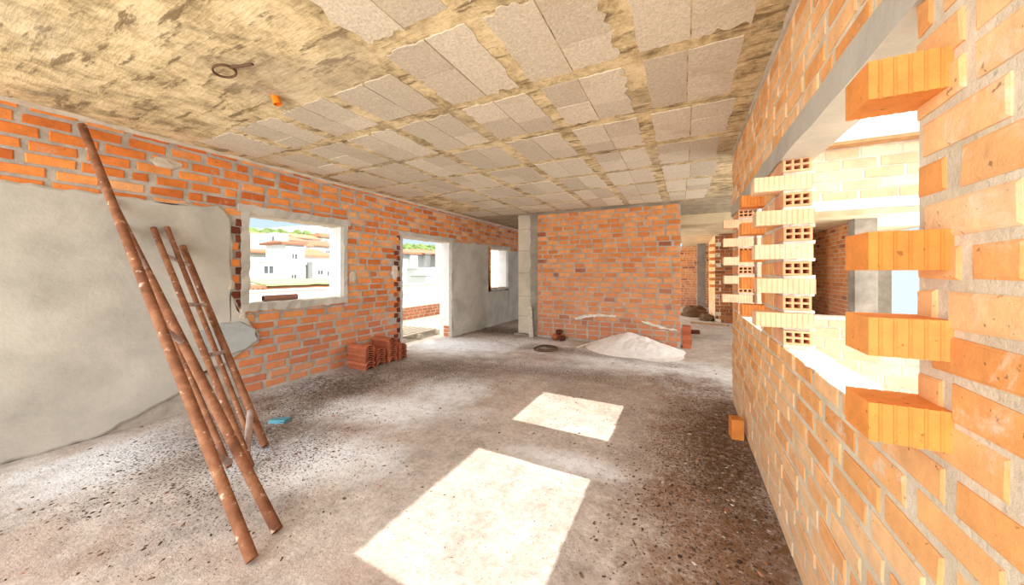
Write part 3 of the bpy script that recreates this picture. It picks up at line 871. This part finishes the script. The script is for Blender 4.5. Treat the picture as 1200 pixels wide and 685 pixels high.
# pines along the crest
rnd = random.Random(71)
bm = bmesh.new()
for i in range(420):
    x = rnd.uniform(-132, -96); y = rnd.uniform(35, 150)
    r = rnd.uniform(0.7, 1.5); z = terrain(x, y)
    m = Matrix.Translation((x, y, z + r * 0.9)) @ Matrix.Diagonal((r * 1.1, r * 1.2, r * rnd.uniform(0.8, 1.3), 1))
    res = bmesh.ops.create_icosphere(bm, subdivisions=2, radius=1, matrix=m)
    for v in res['verts']:
        v.co += Vector((noise.noise(v.co * 0.9), noise.noise(v.co * 0.9 + Vector((9, 0, 0))), noise.noise(v.co * 0.9 + Vector((0, 9, 0))))) * 0.6
me = bpy.data.meshes.new('pine_scrub'); bm.to_mesh(me); bm.free(); me.materials.append(MT['pine'])
o = bpy.data.objects.new('pine_scrub', me); C.objects.link(o)
tag(o, 'green pines and scrub along the hill crest above the town', 'trees', kind='stuff')

def house(label, blocks, windows=(), roofs=(), group=None, name='white_house'):
    """blocks: (x_front, depth, y0, y1, z_top); windows on the +x front: (x_front, y0, y1, z0, z1, kind); roofs: (x0, x1, y0, y1, z0, z1)"""
    b0 = blocks[0]
    base = min(terrain(b[0] - b[1], b[2]) for b in blocks) - 1.0
    root = empty(name, (b0[0] - b0[1] / 2, (b0[2] + b0[3]) / 2, base))
    tag(root, label, 'house', group)
    inv = Matrix.Translation(root.location).inverted()
    for (x, d, y0, y1, zt) in blocks:
        mb = MB(); mb.box((x - d, y0, base), (x, y1, zt), 0, .5, inv)
        mb.box((x - d - .06, y0 - .06, zt), (x + .06, y1 + .06, zt + .09), 0, .5, inv)
        mb.build('walls', MT['town_white'], root)
    for (x, y0, y1, z0, z1, kind) in windows:
        mb = MB()
        t = 0.05
        for (a, b, c, d) in ((y0 - t, y1 + t, z0 - t, z0), (y0 - t, y1 + t, z1, z1 + t), (y0 - t, y0, z0, z1), (y1, y1 + t, z0, z1)):
            mb.box((x - .02, a, c), (x + .05, b, d), 0, .5, inv)
        if kind == 'bars':
            n = 5
            for i in range(1, n): mb.box((x, y0 + (y1 - y0) * i / n - .02, z0), (x + .04, y0 + (y1 - y0) * i / n + .02, z1), 0, .5, inv)
        else:
            mb.box((x, (y0 + y1) / 2 - .025, z0), (x + .03, (y0 + y1) / 2 + .025, z1), 0, .5, inv)
        fr = mb.build('window', MT['whitewash'], root)
        mb = MB(); mb.box((x - .01, y0, z0), (x + .012, y1, z1), 0, .5, inv)
        mb.build('pane', MT['glass_dark'], fr)
    for (x0, x1, y0, y1, z0, z1) in roofs:
        mb = MB()
        vs = [(x1, y0, z0), (x1, y1, z0), (x0, y1, z0), (x0, y0, z0), ((x0 + x1) / 2, y0 + (y1 - y0) * .12, z1), ((x0 + x1) / 2, y1 - (y1 - y0) * .12, z1)]
        vs += [(x, y, z - .14) for x, y, z in vs[:4]]
        mb.add([inv @ Vector(v) for v in vs], [(0, 1, 5, 4), (2, 3, 4, 5), (1, 2, 5), (3, 0, 4), (6, 7, 1, 0), (7, 8, 2, 1), (8, 9, 3, 2), (9, 6, 0, 3), (9, 8, 7, 6)], 0, rnd.random())
        mb.build('roof', MT['roof'], root)
    return root

house('white two-tiered house with a square tower, in the middle of the left window view',
      [(-26, 2.6, 13.95, 15.26, 3.50), (-26, 4, 9.2, 13.95, 2.1), (-26.6, 3, 15.26, 15.7, 2.0)],
      [(-26, 14.35, 14.71, 2.40, 2.78, ''), (-26, 14.30, 14.66, 0.86, 1.22, ''), (-26, 12.55, 13.13, 1.33, 1.85, '')],
      [(-28.8, -25.85, 13.6, 15.36, 3.58, 3.78)])
house('white house with a barred window, right of the tower house in the left window view',
      [(-26, 5, 15.85, 20.5, 2.15), (-27.5, 3, 16.0, 20.5, 2.75)],
      [(-26, 16.25, 16.65, 1.22, 1.56, ''), (-26, 17.0, 17.9, 1.12, 1.52, 'bars')],
      [(-31.5, -27.3, 15.9, 18.6, 2.80, 3.45)])
house('white house with shaded flat-topped blocks, left of the tower house', [(-37, 4, 16.8, 18.6, 5.0), (-37, 4, 18.8, 20.1, 5.3), (-35.2, 1.6, 15.8, 18.4, 3.3)],
      [(-37, 18.1, 18.4, 3.6, 4.4, '')], [(-37, -34.8, 15.8, 18.4, 3.3, 3.6)])
house('tall white house with red roof strip, seen at the top of the doorway', [(-20, 5, 18.4, 27.0, 2.95), (-19.7, .8, 19.7, 20.5, 2.9), (-19.6, .8, 21.3, 21.9, 2.9)],
      [], [(-25.5, -19.6, 18.2, 26.5, 3.0, 3.5)])
house('white stepped garden building with sloping end, low in the doorway view', [(-13.5, 2, 15.2, 19.0, 1.62), (-13.4, 1.2, 14.6, 15.3, 1.2)], [], [])
house('plain white wall of the house filling the view of the small far window', [(-14.5, 3.8, 21.0, 31.0, 4.4)], [(-14.5, 27.5, 28.3, 2.2, 3.2, '')], [(-18.6, -14.2, 20.8, 31.3, 4.5, 5.1)])
hl = [('small white house with a rust tiled roof below the pine crest', -46), ('white cottage with pinkish tiles behind the tower house', -40), ('pale house with a long orange roof uphill of the barred window', -48),
      ('high white house with a brown roof just under the green crest', -60), ('white house with a faded tile roof at the left of the hillside', -55), ('wide white house with red tiles near the top of the town', -66),
      ('white house whose orange roof shows over the doorway lintel view', -44), ('far white house with a dull tile roof above the doorway view', -58), ('white house with windows above the red roof strip of the doorway', -36),
      ('narrow white house between two tiled roofs on the hillside', -52)]
yz = [(24.8, 27.8, 5.0, 5.8), (20.9, 23.6, 5.0, 5.7), (29.0, 32.8, 5.3, 6.2), (33.5, 38, 7.4, 8.3), (25.5, 29.5, 6.7, 7.4), (42, 50, 8.6, 9.7), (45, 52, 4.6, 5.4), (60, 70, 6.4, 7.3), (35.0, 43, 4.0, 4.7), (34.5, 37.2, 6.0, 6.6)]
for (lab, x), (y0, y1, zt, zr) in zip(hl, yz):
    ym = (y0 + y1) / 2
    house(lab, [(x, 5, y0, y1, zt), (x + 1.2, 3, y1 - 1.2, y1 + 1.4, zt - 1.1)], [(x, y0 + .6, y0 + 1.2, zt - 1.5, zt - .6, ''), (x, ym + .3, ym + .9, zt - 1.5, zt - .6, '')],
          [(x - 5.3, x + .3, y0 - .3, y1 + .3, zt + .05, zr)])
# neighbour's tiled ledge and green sheet just over the parapet
mb = MB(); rnd = random.Random(77)
for k in range(9):
    y = 3.30 + k * 0.085
    mb.tube((-9.3, y, 1.135 + .01 * (k % 2)), (-8.2, y, 1.075), 0.045, 8, 0, rnd.random())
mb.box((-9.4, 3.25, -7.5), (-8.25, 4.03, 1.06))
t = tag(mb.build('tiled_ledge', MT['roof']), 'low roof ledge of terracotta tiles just beyond the terrace parapet', 'roof')
mb = MB()
n = 24
vs = []
for i in range(n + 1):
    for j in range(5):
        y = 4.06 + 2.1 * i / n; x = -9.5 + 1.2 * j / 4
        vs.append((x, y, 1.235 - 0.105 * j / 4 + 0.02 * noise.noise(Vector((x * 3, y * 3, 0)))))
m0 = len(vs)
vs += [(x, y, z - 0.03) for x, y, z in vs]
fs = []
for i in range(n):
    for j in range(4):
        a = i * 5 + j
        fs += [(a, a + 1, a + 6, a + 5), (m0 + a + 5, m0 + a + 6, m0 + a + 1, m0 + a)]
for i in range(n):
    for j in (0, 4):
        a = i * 5 + j; fs.append((a, a + 5, m0 + a + 5, m0 + a))
for j in range(4):
    for i in (0, n):
        a = i * 5 + j; fs.append((a, a + 1, m0 + a + 1, m0 + a))
mb.add(vs, fs)
mb.box((-9.4, 4.08, -7.5), (-8.36, 6.1, 1.085), 1)
tag(mb.build('green_roof_sheet', [MT['tarp'], MT['roof']]), 'pale green roofing sheet beyond the parapet in the left window view', 'roof sheet')

# ------------------------------------------------------------------ stacked curved roof tiles
def tile_mesh():
    L, Wd, t, n = 0.40, 0.165, 0.009, 16
    half = math.radians(66)
    R = Wd / 2 / math.sin(half)
    mb = MB()
    vs = []
    for (x, k) in ((0.0, 1.0), (L, 0.9)):
        for off in (0.0, t):
            for i in range(n + 1):
                a = (2 * i / n - 1) * half
                vs.append((x, (R - t + off) * k * math.sin(a), ((R - t + off) * math.cos(a) - (R - t) * math.cos(half)) * k))
    m = n + 1
    fs = []
    for i in range(n):
        a, b, c, d = i, m + i, 2 * m + i, 3 * m + i
        fs += [(b, b + 1, d + 1, d), (a + 1, a, c, c + 1), (a, a + 1, b + 1, b), (c + 1, c, d, d + 1)]
    fs += [(0, m, 3 * m, 2 * m), (m - 1, 3 * m - 1, 4 * m - 1, 2 * m - 1)]
    mb.add(vs, fs)
    return mb
ORD = ['bottom', 'second from the bottom', 'third from the bottom', 'fourth from the bottom', 'fifth from the bottom', 'sixth from the bottom', 'seventh from the bottom', 'eighth from the bottom', 'ninth from the bottom', 'tenth from the bottom', 'eleventh from the bottom', 'twelfth from the bottom']
stacks = [(3.30, 10, 'the large stack nearest the window', 0.0), (3.52, 7, 'the low stack between the tall ones', 0.03),
          (3.735, 11, 'the tall stack nearer the doorway', 0.02), (3.94, 7, 'the small stack beside the doorway', 0.02)]
proto = None
rnd = random.Random(81)
tile_me = []
for q in range(6):
    o = tile_mesh().build('roof_tile', MT['tile'])
    o.data.attributes['tint'].data.foreach_set('value', [rnd.random()] * len(o.data.polygons))
    tile_me.append(o.data)
    if q == 0: proto = o
    else: bpy.data.objects.remove(o)
first = True
for (y, n, which, dx) in stacks:
    for k in range(n):
        o = proto if first else proto.copy()
        if not first: C.objects.link(o)
        first = False
        o.data = tile_me[rnd.randrange(6)]
        # local +x runs from the wall out into the room
        o.location = (XL + 0.415 + rnd.uniform(-.012, .012) - dx, y + rnd.uniform(-.0016, .0016), 0.001 + k * 0.0325)
        o.rotation_euler = (rnd.uniform(-.003, .003), 0.0, math.pi + rnd.uniform(-.004, .004))
        pos = 'topmost' if k == n - 1 else ORD[k]
        tag(o, 'curved terracotta tile, %s of %s' % (pos, which), 'roof tile', 'curved roof tiles stacked against the left wall')

# ------------------------------------------------------------------ pallet in the doorway
rt = empty('timber_pallet', (-5.62, 5.30, -0.02), 0.03)
tag(rt, 'weathered timber pallet lying flat just outside the doorway', 'pallet')
for k in range(8):
    mb = MB(); x = -0.56 + k * 0.148
    mb.box((x - 0.045, -0.62, 0.115), (x + 0.045, 0.62, 0.135)); mb.build('deck_board', MT['timber'], rt, bevel=0.003)
for y in (-0.57, 0, 0.57):
    mb = MB(); mb.box((-0.6, y - 0.045, 0.022), (0.6, y + 0.045, 0.115)); mb.build('bearer', MT['timber'], rt, bevel=0.003)
for x in (-0.5, 0, 0.5):
    mb = MB(); mb.box((x - 0.05, -0.62, 0.0), (x + 0.05, 0.62, 0.022)); mb.build('bottom_board', MT['timber'], rt)

# ------------------------------------------------------------------ rusty scaffold frames leaning on the left wall
def frame(name, label, base, members):
    rt = empty(name, base)
    tag(rt, label, 'scaffold frame', 'rusty scaffold frames leaning on the left wall')
    inv = Matrix.Translation(base).inverted()
    for (part, p0, p1, r, mat) in members:
        mb = MB()
        mb.tube(inv @ Vector(p0), inv @ Vector(p1), r, 16, 0, .5, part == 'stile')
        mb.build(part, mat, rt, True)
    for p in rt.children:
        es = p.modifiers.new('edges', 'EDGE_SPLIT'); es.split_angle = 0.9
    return rt
def along(p, q, k):
    p, q = Vector(p), Vector(q)
    return tuple(p + (q - p) * k)
A0, A1 = (-3.0, 1.46, 0.02), (-4.46, 1.46, 1.655)
Q0, Q1 = (-2.77, 1.26, 0.02), (-4.455, 1.26, 1.81)
P0, P1 = (-3.12, 1.41, 0.08), (-4.455, 1.35, 1.83)
m1 = [('stile', A0, A1, 0.026, MT['rust']), ('stile', Q0, Q1, 0.023, MT['rust']), ('brace', P0, P1, 0.019, MT['rust']),
      ('rung', (-3.22, 1.46, 0.265), (-2.84, 1.265, 0.10), 0.022, MT['rung'])]
for kA, kQ in ((0.42, 0.40), (0.66, 0.62), (0.88, 0.86)):
    m1.append(('rung', along(A0, A1, kA), along(Q0, Q1, kQ), 0.017, MT['rung']))
frame('scaffold_frame', 'rusty tubular scaffold frame leaning left, the farther of the two', (-3.0, 1.36, 0), m1)
C0, C1 = (-1.96, 1.01, 0.02), (-4.45, 1.01, 2.02)
D0, D1 = (-1.87, 0.855, 0.02), (-4.45, 0.855, 2.66)
D1 = (-4.44, 0.855, 2.60)
E0, E1 = (-2.66, 1.09, 0.14), (-4.445, 1.09, 1.80)
m2 = [('stile', C0, C1, 0.026, MT['rust']), ('stile', D0, D1, 0.026, MT['rust']), ('brace', E0, E1, 0.017, MT['rust']),
      ('rung', (-2.66, 1.09, 0.17), along(D0, D1, 0.16), 0.020, MT['rung'])]
for k in (0.45, 0.7, 0.92):
    m2.append(('rung', along(C0, C1, k), along(D0, D1, k * 0.9), 0.017, MT['rung']))
frame('scaffold_frame', 'rusty tubular scaffold frame leaning left, the nearer and thicker of the two', (-1.95, 0.93, 0), m2)

# ------------------------------------------------------------------ white sand pile by the back wall
bm = bmesh.new()
nx, ny = 90, 60
x0, x1, y0, y1 = -1.85, 0.1, 5.35, YB - 0.006
vv = {}
for i in range(nx + 1):
    for j in range(ny + 1):
        x = x0 + (x1 - x0) * i / nx; y = y0 + (y1 - y0) * j / ny
        dx = (x + 0.95) / (1.0 if x > -0.95 else 0.78); dy = (y - 6.35) / 0.78
        r = math.sqrt(dx * dx + dy * dy)
        h = 0.30 * max(0, 1 - r) ** 1.05
        h += 0.055 * max(0, 1 - math.hypot((x + 0.45) / .5, (y - 6.0) / .5))
        h *= 1 + 0.22 * noise.noise(Vector((x * 4, y * 4, 2)))
        h += (0.012 * noise.noise(Vector((x * 14, y * 14, 1))) + 0.006 * noise.noise(Vector((x * 40, y * 40, 1)))) * min(1, h * 20)
        vv[i, j] = bm.verts.new((x, y, h - 0.004))
for i in range(nx):
    for j in range(ny):
        bm.faces.new((vv[i, j], vv[i + 1, j], vv[i + 1, j + 1], vv[i, j + 1]))
low = [f for f in bm.faces if all(v.co.z < -0.001 for v in f.verts)]
bmesh.ops.delete(bm, geom=low, context='FACES')
me = bpy.data.meshes.new('sand_pile'); bm.to_mesh(me); bm.free(); me.materials.append(MT['sand'])
for p in me.polygons: p.use_smooth = True
o = bpy.data.objects.new('sand_pile', me); C.objects.link(o)
tag(o, 'heap of white plaster sand against the foot of the back brick wall', 'sand pile', kind='stuff')

# ------------------------------------------------------------------ crumbs and grit over the floor
rnd = random.Random(91)
mb = MB()
def chip(x, y, s, z=0.0):
    if -1.75 < x < 0.1 and y > 5.4 or math.hypot(x + 2.26, y - 5.55) < .26 or math.hypot(x + 3.42, y - 1.78) < .1 or math.hypot(x - .41, y - 3.28) < .09 or math.hypot(x + 1.72, y - 6.02) < .2: return
    if any(math.hypot(x - a, y - b) < .08 for a, b in ((-3, 1.46), (-2.77, 1.26), (-1.96, 1.01), (-1.87, .855), (-2.84, 1.265), (-3.12, 1.41), (-2.4, 6.4), (-2.24, 6.38))): return
    if x < -4.03 and 3.15 < y < 4.08: return
    s = min(s, 0.015)
    a = rnd.uniform(0, 6.28)
    ca, sa = math.cos(a), math.sin(a)
    l, w_, h = s * rnd.uniform(.6, 1.3), s * rnd.uniform(.35, .8), s * rnd.uniform(.15, .5)
    pts = [(-l, -w_ * rnd.uniform(.3, 1), 0), (l * rnd.uniform(.5, 1), -w_, 0), (l, w_ * rnd.uniform(.4, 1), 0), (-l * rnd.uniform(.4, 1), w_, 0),
           (-l * .5, -w_ * .4, h), (l * .5, -w_ * .5, h * rnd.uniform(.6, 1)), (l * .4, w_ * .5, h), (-l * .4, w_ * .4, h * rnd.uniform(.6, 1))]
    vs = [(x + px_ * ca - py_ * sa, y + px_ * sa + py_ * ca, z + pz_ - 0.001) for px_, py_, pz_ in pts]
    mb.add(vs, [(4, 5, 6, 7), (0, 1, 5, 4), (1, 2, 6, 5), (2, 3, 7, 6), (3, 0, 4, 7)], 0, min(1, max(0, rnd.gauss(0.42, 0.24))))
zones = [(-3.9, 2.7, .75, 1.0, 1500, .011), (-3.35, 1.6, .9, .6, 1500, .010), (-3.1, 3.4, 1.1, .9, 700, .010), (-2.4, 1.6, .9, .6, 500, .008), (-2.9, .8, .8, .5, 700, .010),
         (0.2, 3.0, .28, 1.4, 1300, .012), (0.05, 2.2, .45, .9, 900, .012), (0.1, 4.6, .5, .6, 500, .012), (-0.5, 3.6, .9, .9, 450, .010),
         (-1.5, 2.2, 1.3, 1.2, 420, .007), (-1.7, 4.3, 1.7, .9, 500, .009), (-1.4, 5.6, 1.6, .3, 400, .012), (-3.6, 6.6, .9, .6, 500, .014), (-2.3, 5.5, .5, .3, 150, .012), (-1.4, 3.1, 1.6, .8, 300, .007)]
for (cx, cy_, rx, ry, n, s) in zones:
    for i in range(int(n * 1.7)):
        x, y = rnd.gauss(cx, rx * .6), rnd.gauss(cy_, ry * .6)
        if not (XL + .03 < x < XR - .05) or y > YB - .05 and x > -3.5: continue
        if noise.noise(Vector((x * 2.2, y * 2.2, 5))) < -0.15: continue
        chip(x, y, s * 0.55 * rnd.lognormvariate(0, .5))
o = mb.build('rubble_grit', MT['chips'], fix=False)
tag(o, 'dark crumbs, grit and mortar bits scattered over the dusty floor', 'grit', kind='stuff')

# ------------------------------------------------------------------ single loose things
mb = MB()
holed_brick_mb(mb, TR(0.365, 3.235, 0.165, 0.12) @ Matrix.Rotation(math.pi / 2, 4, 'Y'), 0.165, 0.10, 0.09, 0.1, 0.06)
tag(mb.build('perforated_brick', MT['brick_loose']), 'orange perforated brick standing on end at the foot of the right wall', 'brick')
lab = ['red brick at the bottom of the pile by the back wall end', 'red brick second up in the pile by the back wall end', 'red brick third up in the pile by the back wall end', 'red brick fourth up in the pile by the back wall end', 'red brick on top of the pile by the back wall end']
for k in range(5):
    mb = MB(); ribbed_brick_mb(mb, TR(-0.02 + R0.uniform(-.008, .008), 6.72 + R0.uniform(-.01, .01), 0.001 + k * 0.0805), 0.15, 0.24, 0.08, R0.random(), 7)
    tag(mb.build('clay_brick', MT['tile']), lab[k], 'brick', 'bricks piled by the back wall end')
mb = MB(); ribbed_brick_mb(mb, TR(0.1, 8.35, 0.001, 0.2), 0.24, 0.115, 0.08, .3)
tag(mb.build('clay_brick', MT['brick_dark']), 'single dark red brick lying on the passage floor', 'brick')
mb = MB()
M = Matrix.Translation((-2.96, 6.44, 0.0)) @ Matrix.Rotation(-0.14, 4, 'X') @ Matrix.Rotation(-0.13, 4, 'Y')
mb.box((-0.05, -0.012, 0.004), (0.05, 0.012, 0.66), 0, .5, M)
tag(mb.build('timber_plank', MT['timber'], bevel=0.003), 'short grey plank leaning upright beside the concrete column', 'plank')
mb = MB()
M = Matrix.Translation((-1.72, 6.02, 0.02)) @ Matrix.Rotation(0.9, 4, 'Z') @ Matrix.Rotation(-0.18, 4, 'Y')
mb.box((-0.14, -0.02, -0.006), (0.14, 0.02, 0.024), 0, .5, M, 0.003, R0)
tag(mb.build('timber_offcut', MT['timber']), 'short timber offcut lying left of the white sand heap', 'timber')
def torus_mb(mb, c, r, tr, n=40, k=8, tilt=0.0, flat=1.0, wob=0.0):
    vs = []
    for i in range(n):
        a = 2 * math.pi * i / n
        rr = r * (1 + wob * math.sin(3 * a + 1))
        for j in range(k):
            b = 2 * math.pi * j / k
            vs.append((c[0] + (rr + tr * math.cos(b)) * math.cos(a), c[1] + (rr + tr * math.cos(b)) * math.sin(a) * flat, c[2] + tr * math.sin(b) + tilt * math.cos(a) * r))
    mb.add(vs, [(i * k + j, ((i + 1) % n) * k + j, ((i + 1) % n) * k + (j + 1) % k, i * k + (j + 1) % k) for i in range(n) for j in range(k)])
mb = MB()
torus_mb(mb, (-2.27, 5.55, 0.014), 0.20, 0.014, wob=.05)
torus_mb(mb, (-2.25, 5.57, 0.034), 0.18, 0.011, wob=.08)
tag(mb.build('wire_coil', MT['wire'], smooth=True), 'loose coil of dark rusty wire on the floor before the column', 'wire coil')
rnd = random.Random(95)
for k, (x, y, z, r, lab) in enumerate([(-2.40, 6.40, .06, .075, 'broken reddish brick lump, left of the three by the back wall'), (-2.24, 6.38, .055, .07, 'broken reddish brick lump, right of the three by the back wall'), (-2.32, 6.43, .172, .072, 'broken brick lump resting on the two other lumps by the back wall')]):
    tag(lump('brick_fragment', (x, y, z), (r, r * .9, r * .8), MT['brick_dark'] if k else MT['tile'], None, 20 + k), lab, 'brick fragment', 'brick lumps at the foot of the back wall')
mb = MB(); mb.tube((-4.60, 2.215, 1.083), (-4.60, 2.60, 1.083), 0.037, 20, 0, .5, True)
tag(mb.build('clay_pipe', MT['pipe']), 'short brown clay pipe lying on the left window sill', 'pipe')
mb = MB()
for s in (0, 1):
    mb.box((-0.075, -0.035, s * .012), (0.075, 0.035, 0.010 + s * .012), 0, .5, TR(-3.42, 1.78, 0.003 + s * 0.002, 0.35 + s * .1), 0.006, R0)
tag(mb.build('plastic_scrap', MT['blue_rag']), 'flat scrap of faded blue plastic on the floor by the scaffold frames', 'scrap')
mb = MB()
mb.tube((-2.705, 1.377, H + 0.01), (-2.69, 1.39, H - 0.055), 0.028, 16, 0, .5, True)
tag(mb.build('conduit_end', MT['orange_cap']), 'orange plastic conduit end poking from the concrete ceiling', 'conduit')
mb = MB()
torus_mb(mb, (-2.62, 1.05, H - 0.018), 0.07, 0.008, 32, 8, 0.12, .75)
mb.tube((-2.555, 1.05, H - 0.012), (-2.40, 1.10, H - 0.004), 0.008, 8)
tag(mb.build('wire_loop', MT['wire']), 'rusty wire loop hanging at the solid ceiling strip', 'wire')
for k, (x, y, r, lab) in enumerate([(0.30, 11.9, (.42, .4, .20), 'low dark heap of rubble in the passage, left one'), (0.62, 11.0, (.22, .3, .16), 'low dark heap of rubble below the toothed passage corner'), (0.35, 13.2, (.35, .3, .22), 'heap of rubble in front of the far column')]):
    o = lump('rubble_heap', (x, y, 0.02), r, MT['wire'], None, 40 + k)
    tag(o, lab, 'rubble heap', 'rubble heaps in the passage')
mb = MB(); mb.box((-0.45, -0.05, 0), (0.45, 0.05, 0.03), 0, .5, TR(0.62, 10.12, 0.002, -0.25))
tag(mb.build('timber_plank', MT['timber_brown']), 'pale plank lying across the passage floor before the rubble', 'plank')
for k, (x, y, r) in enumerate([(-4.12, 2.55, .1), (-4.05, 2.25, .07)]):
    pass
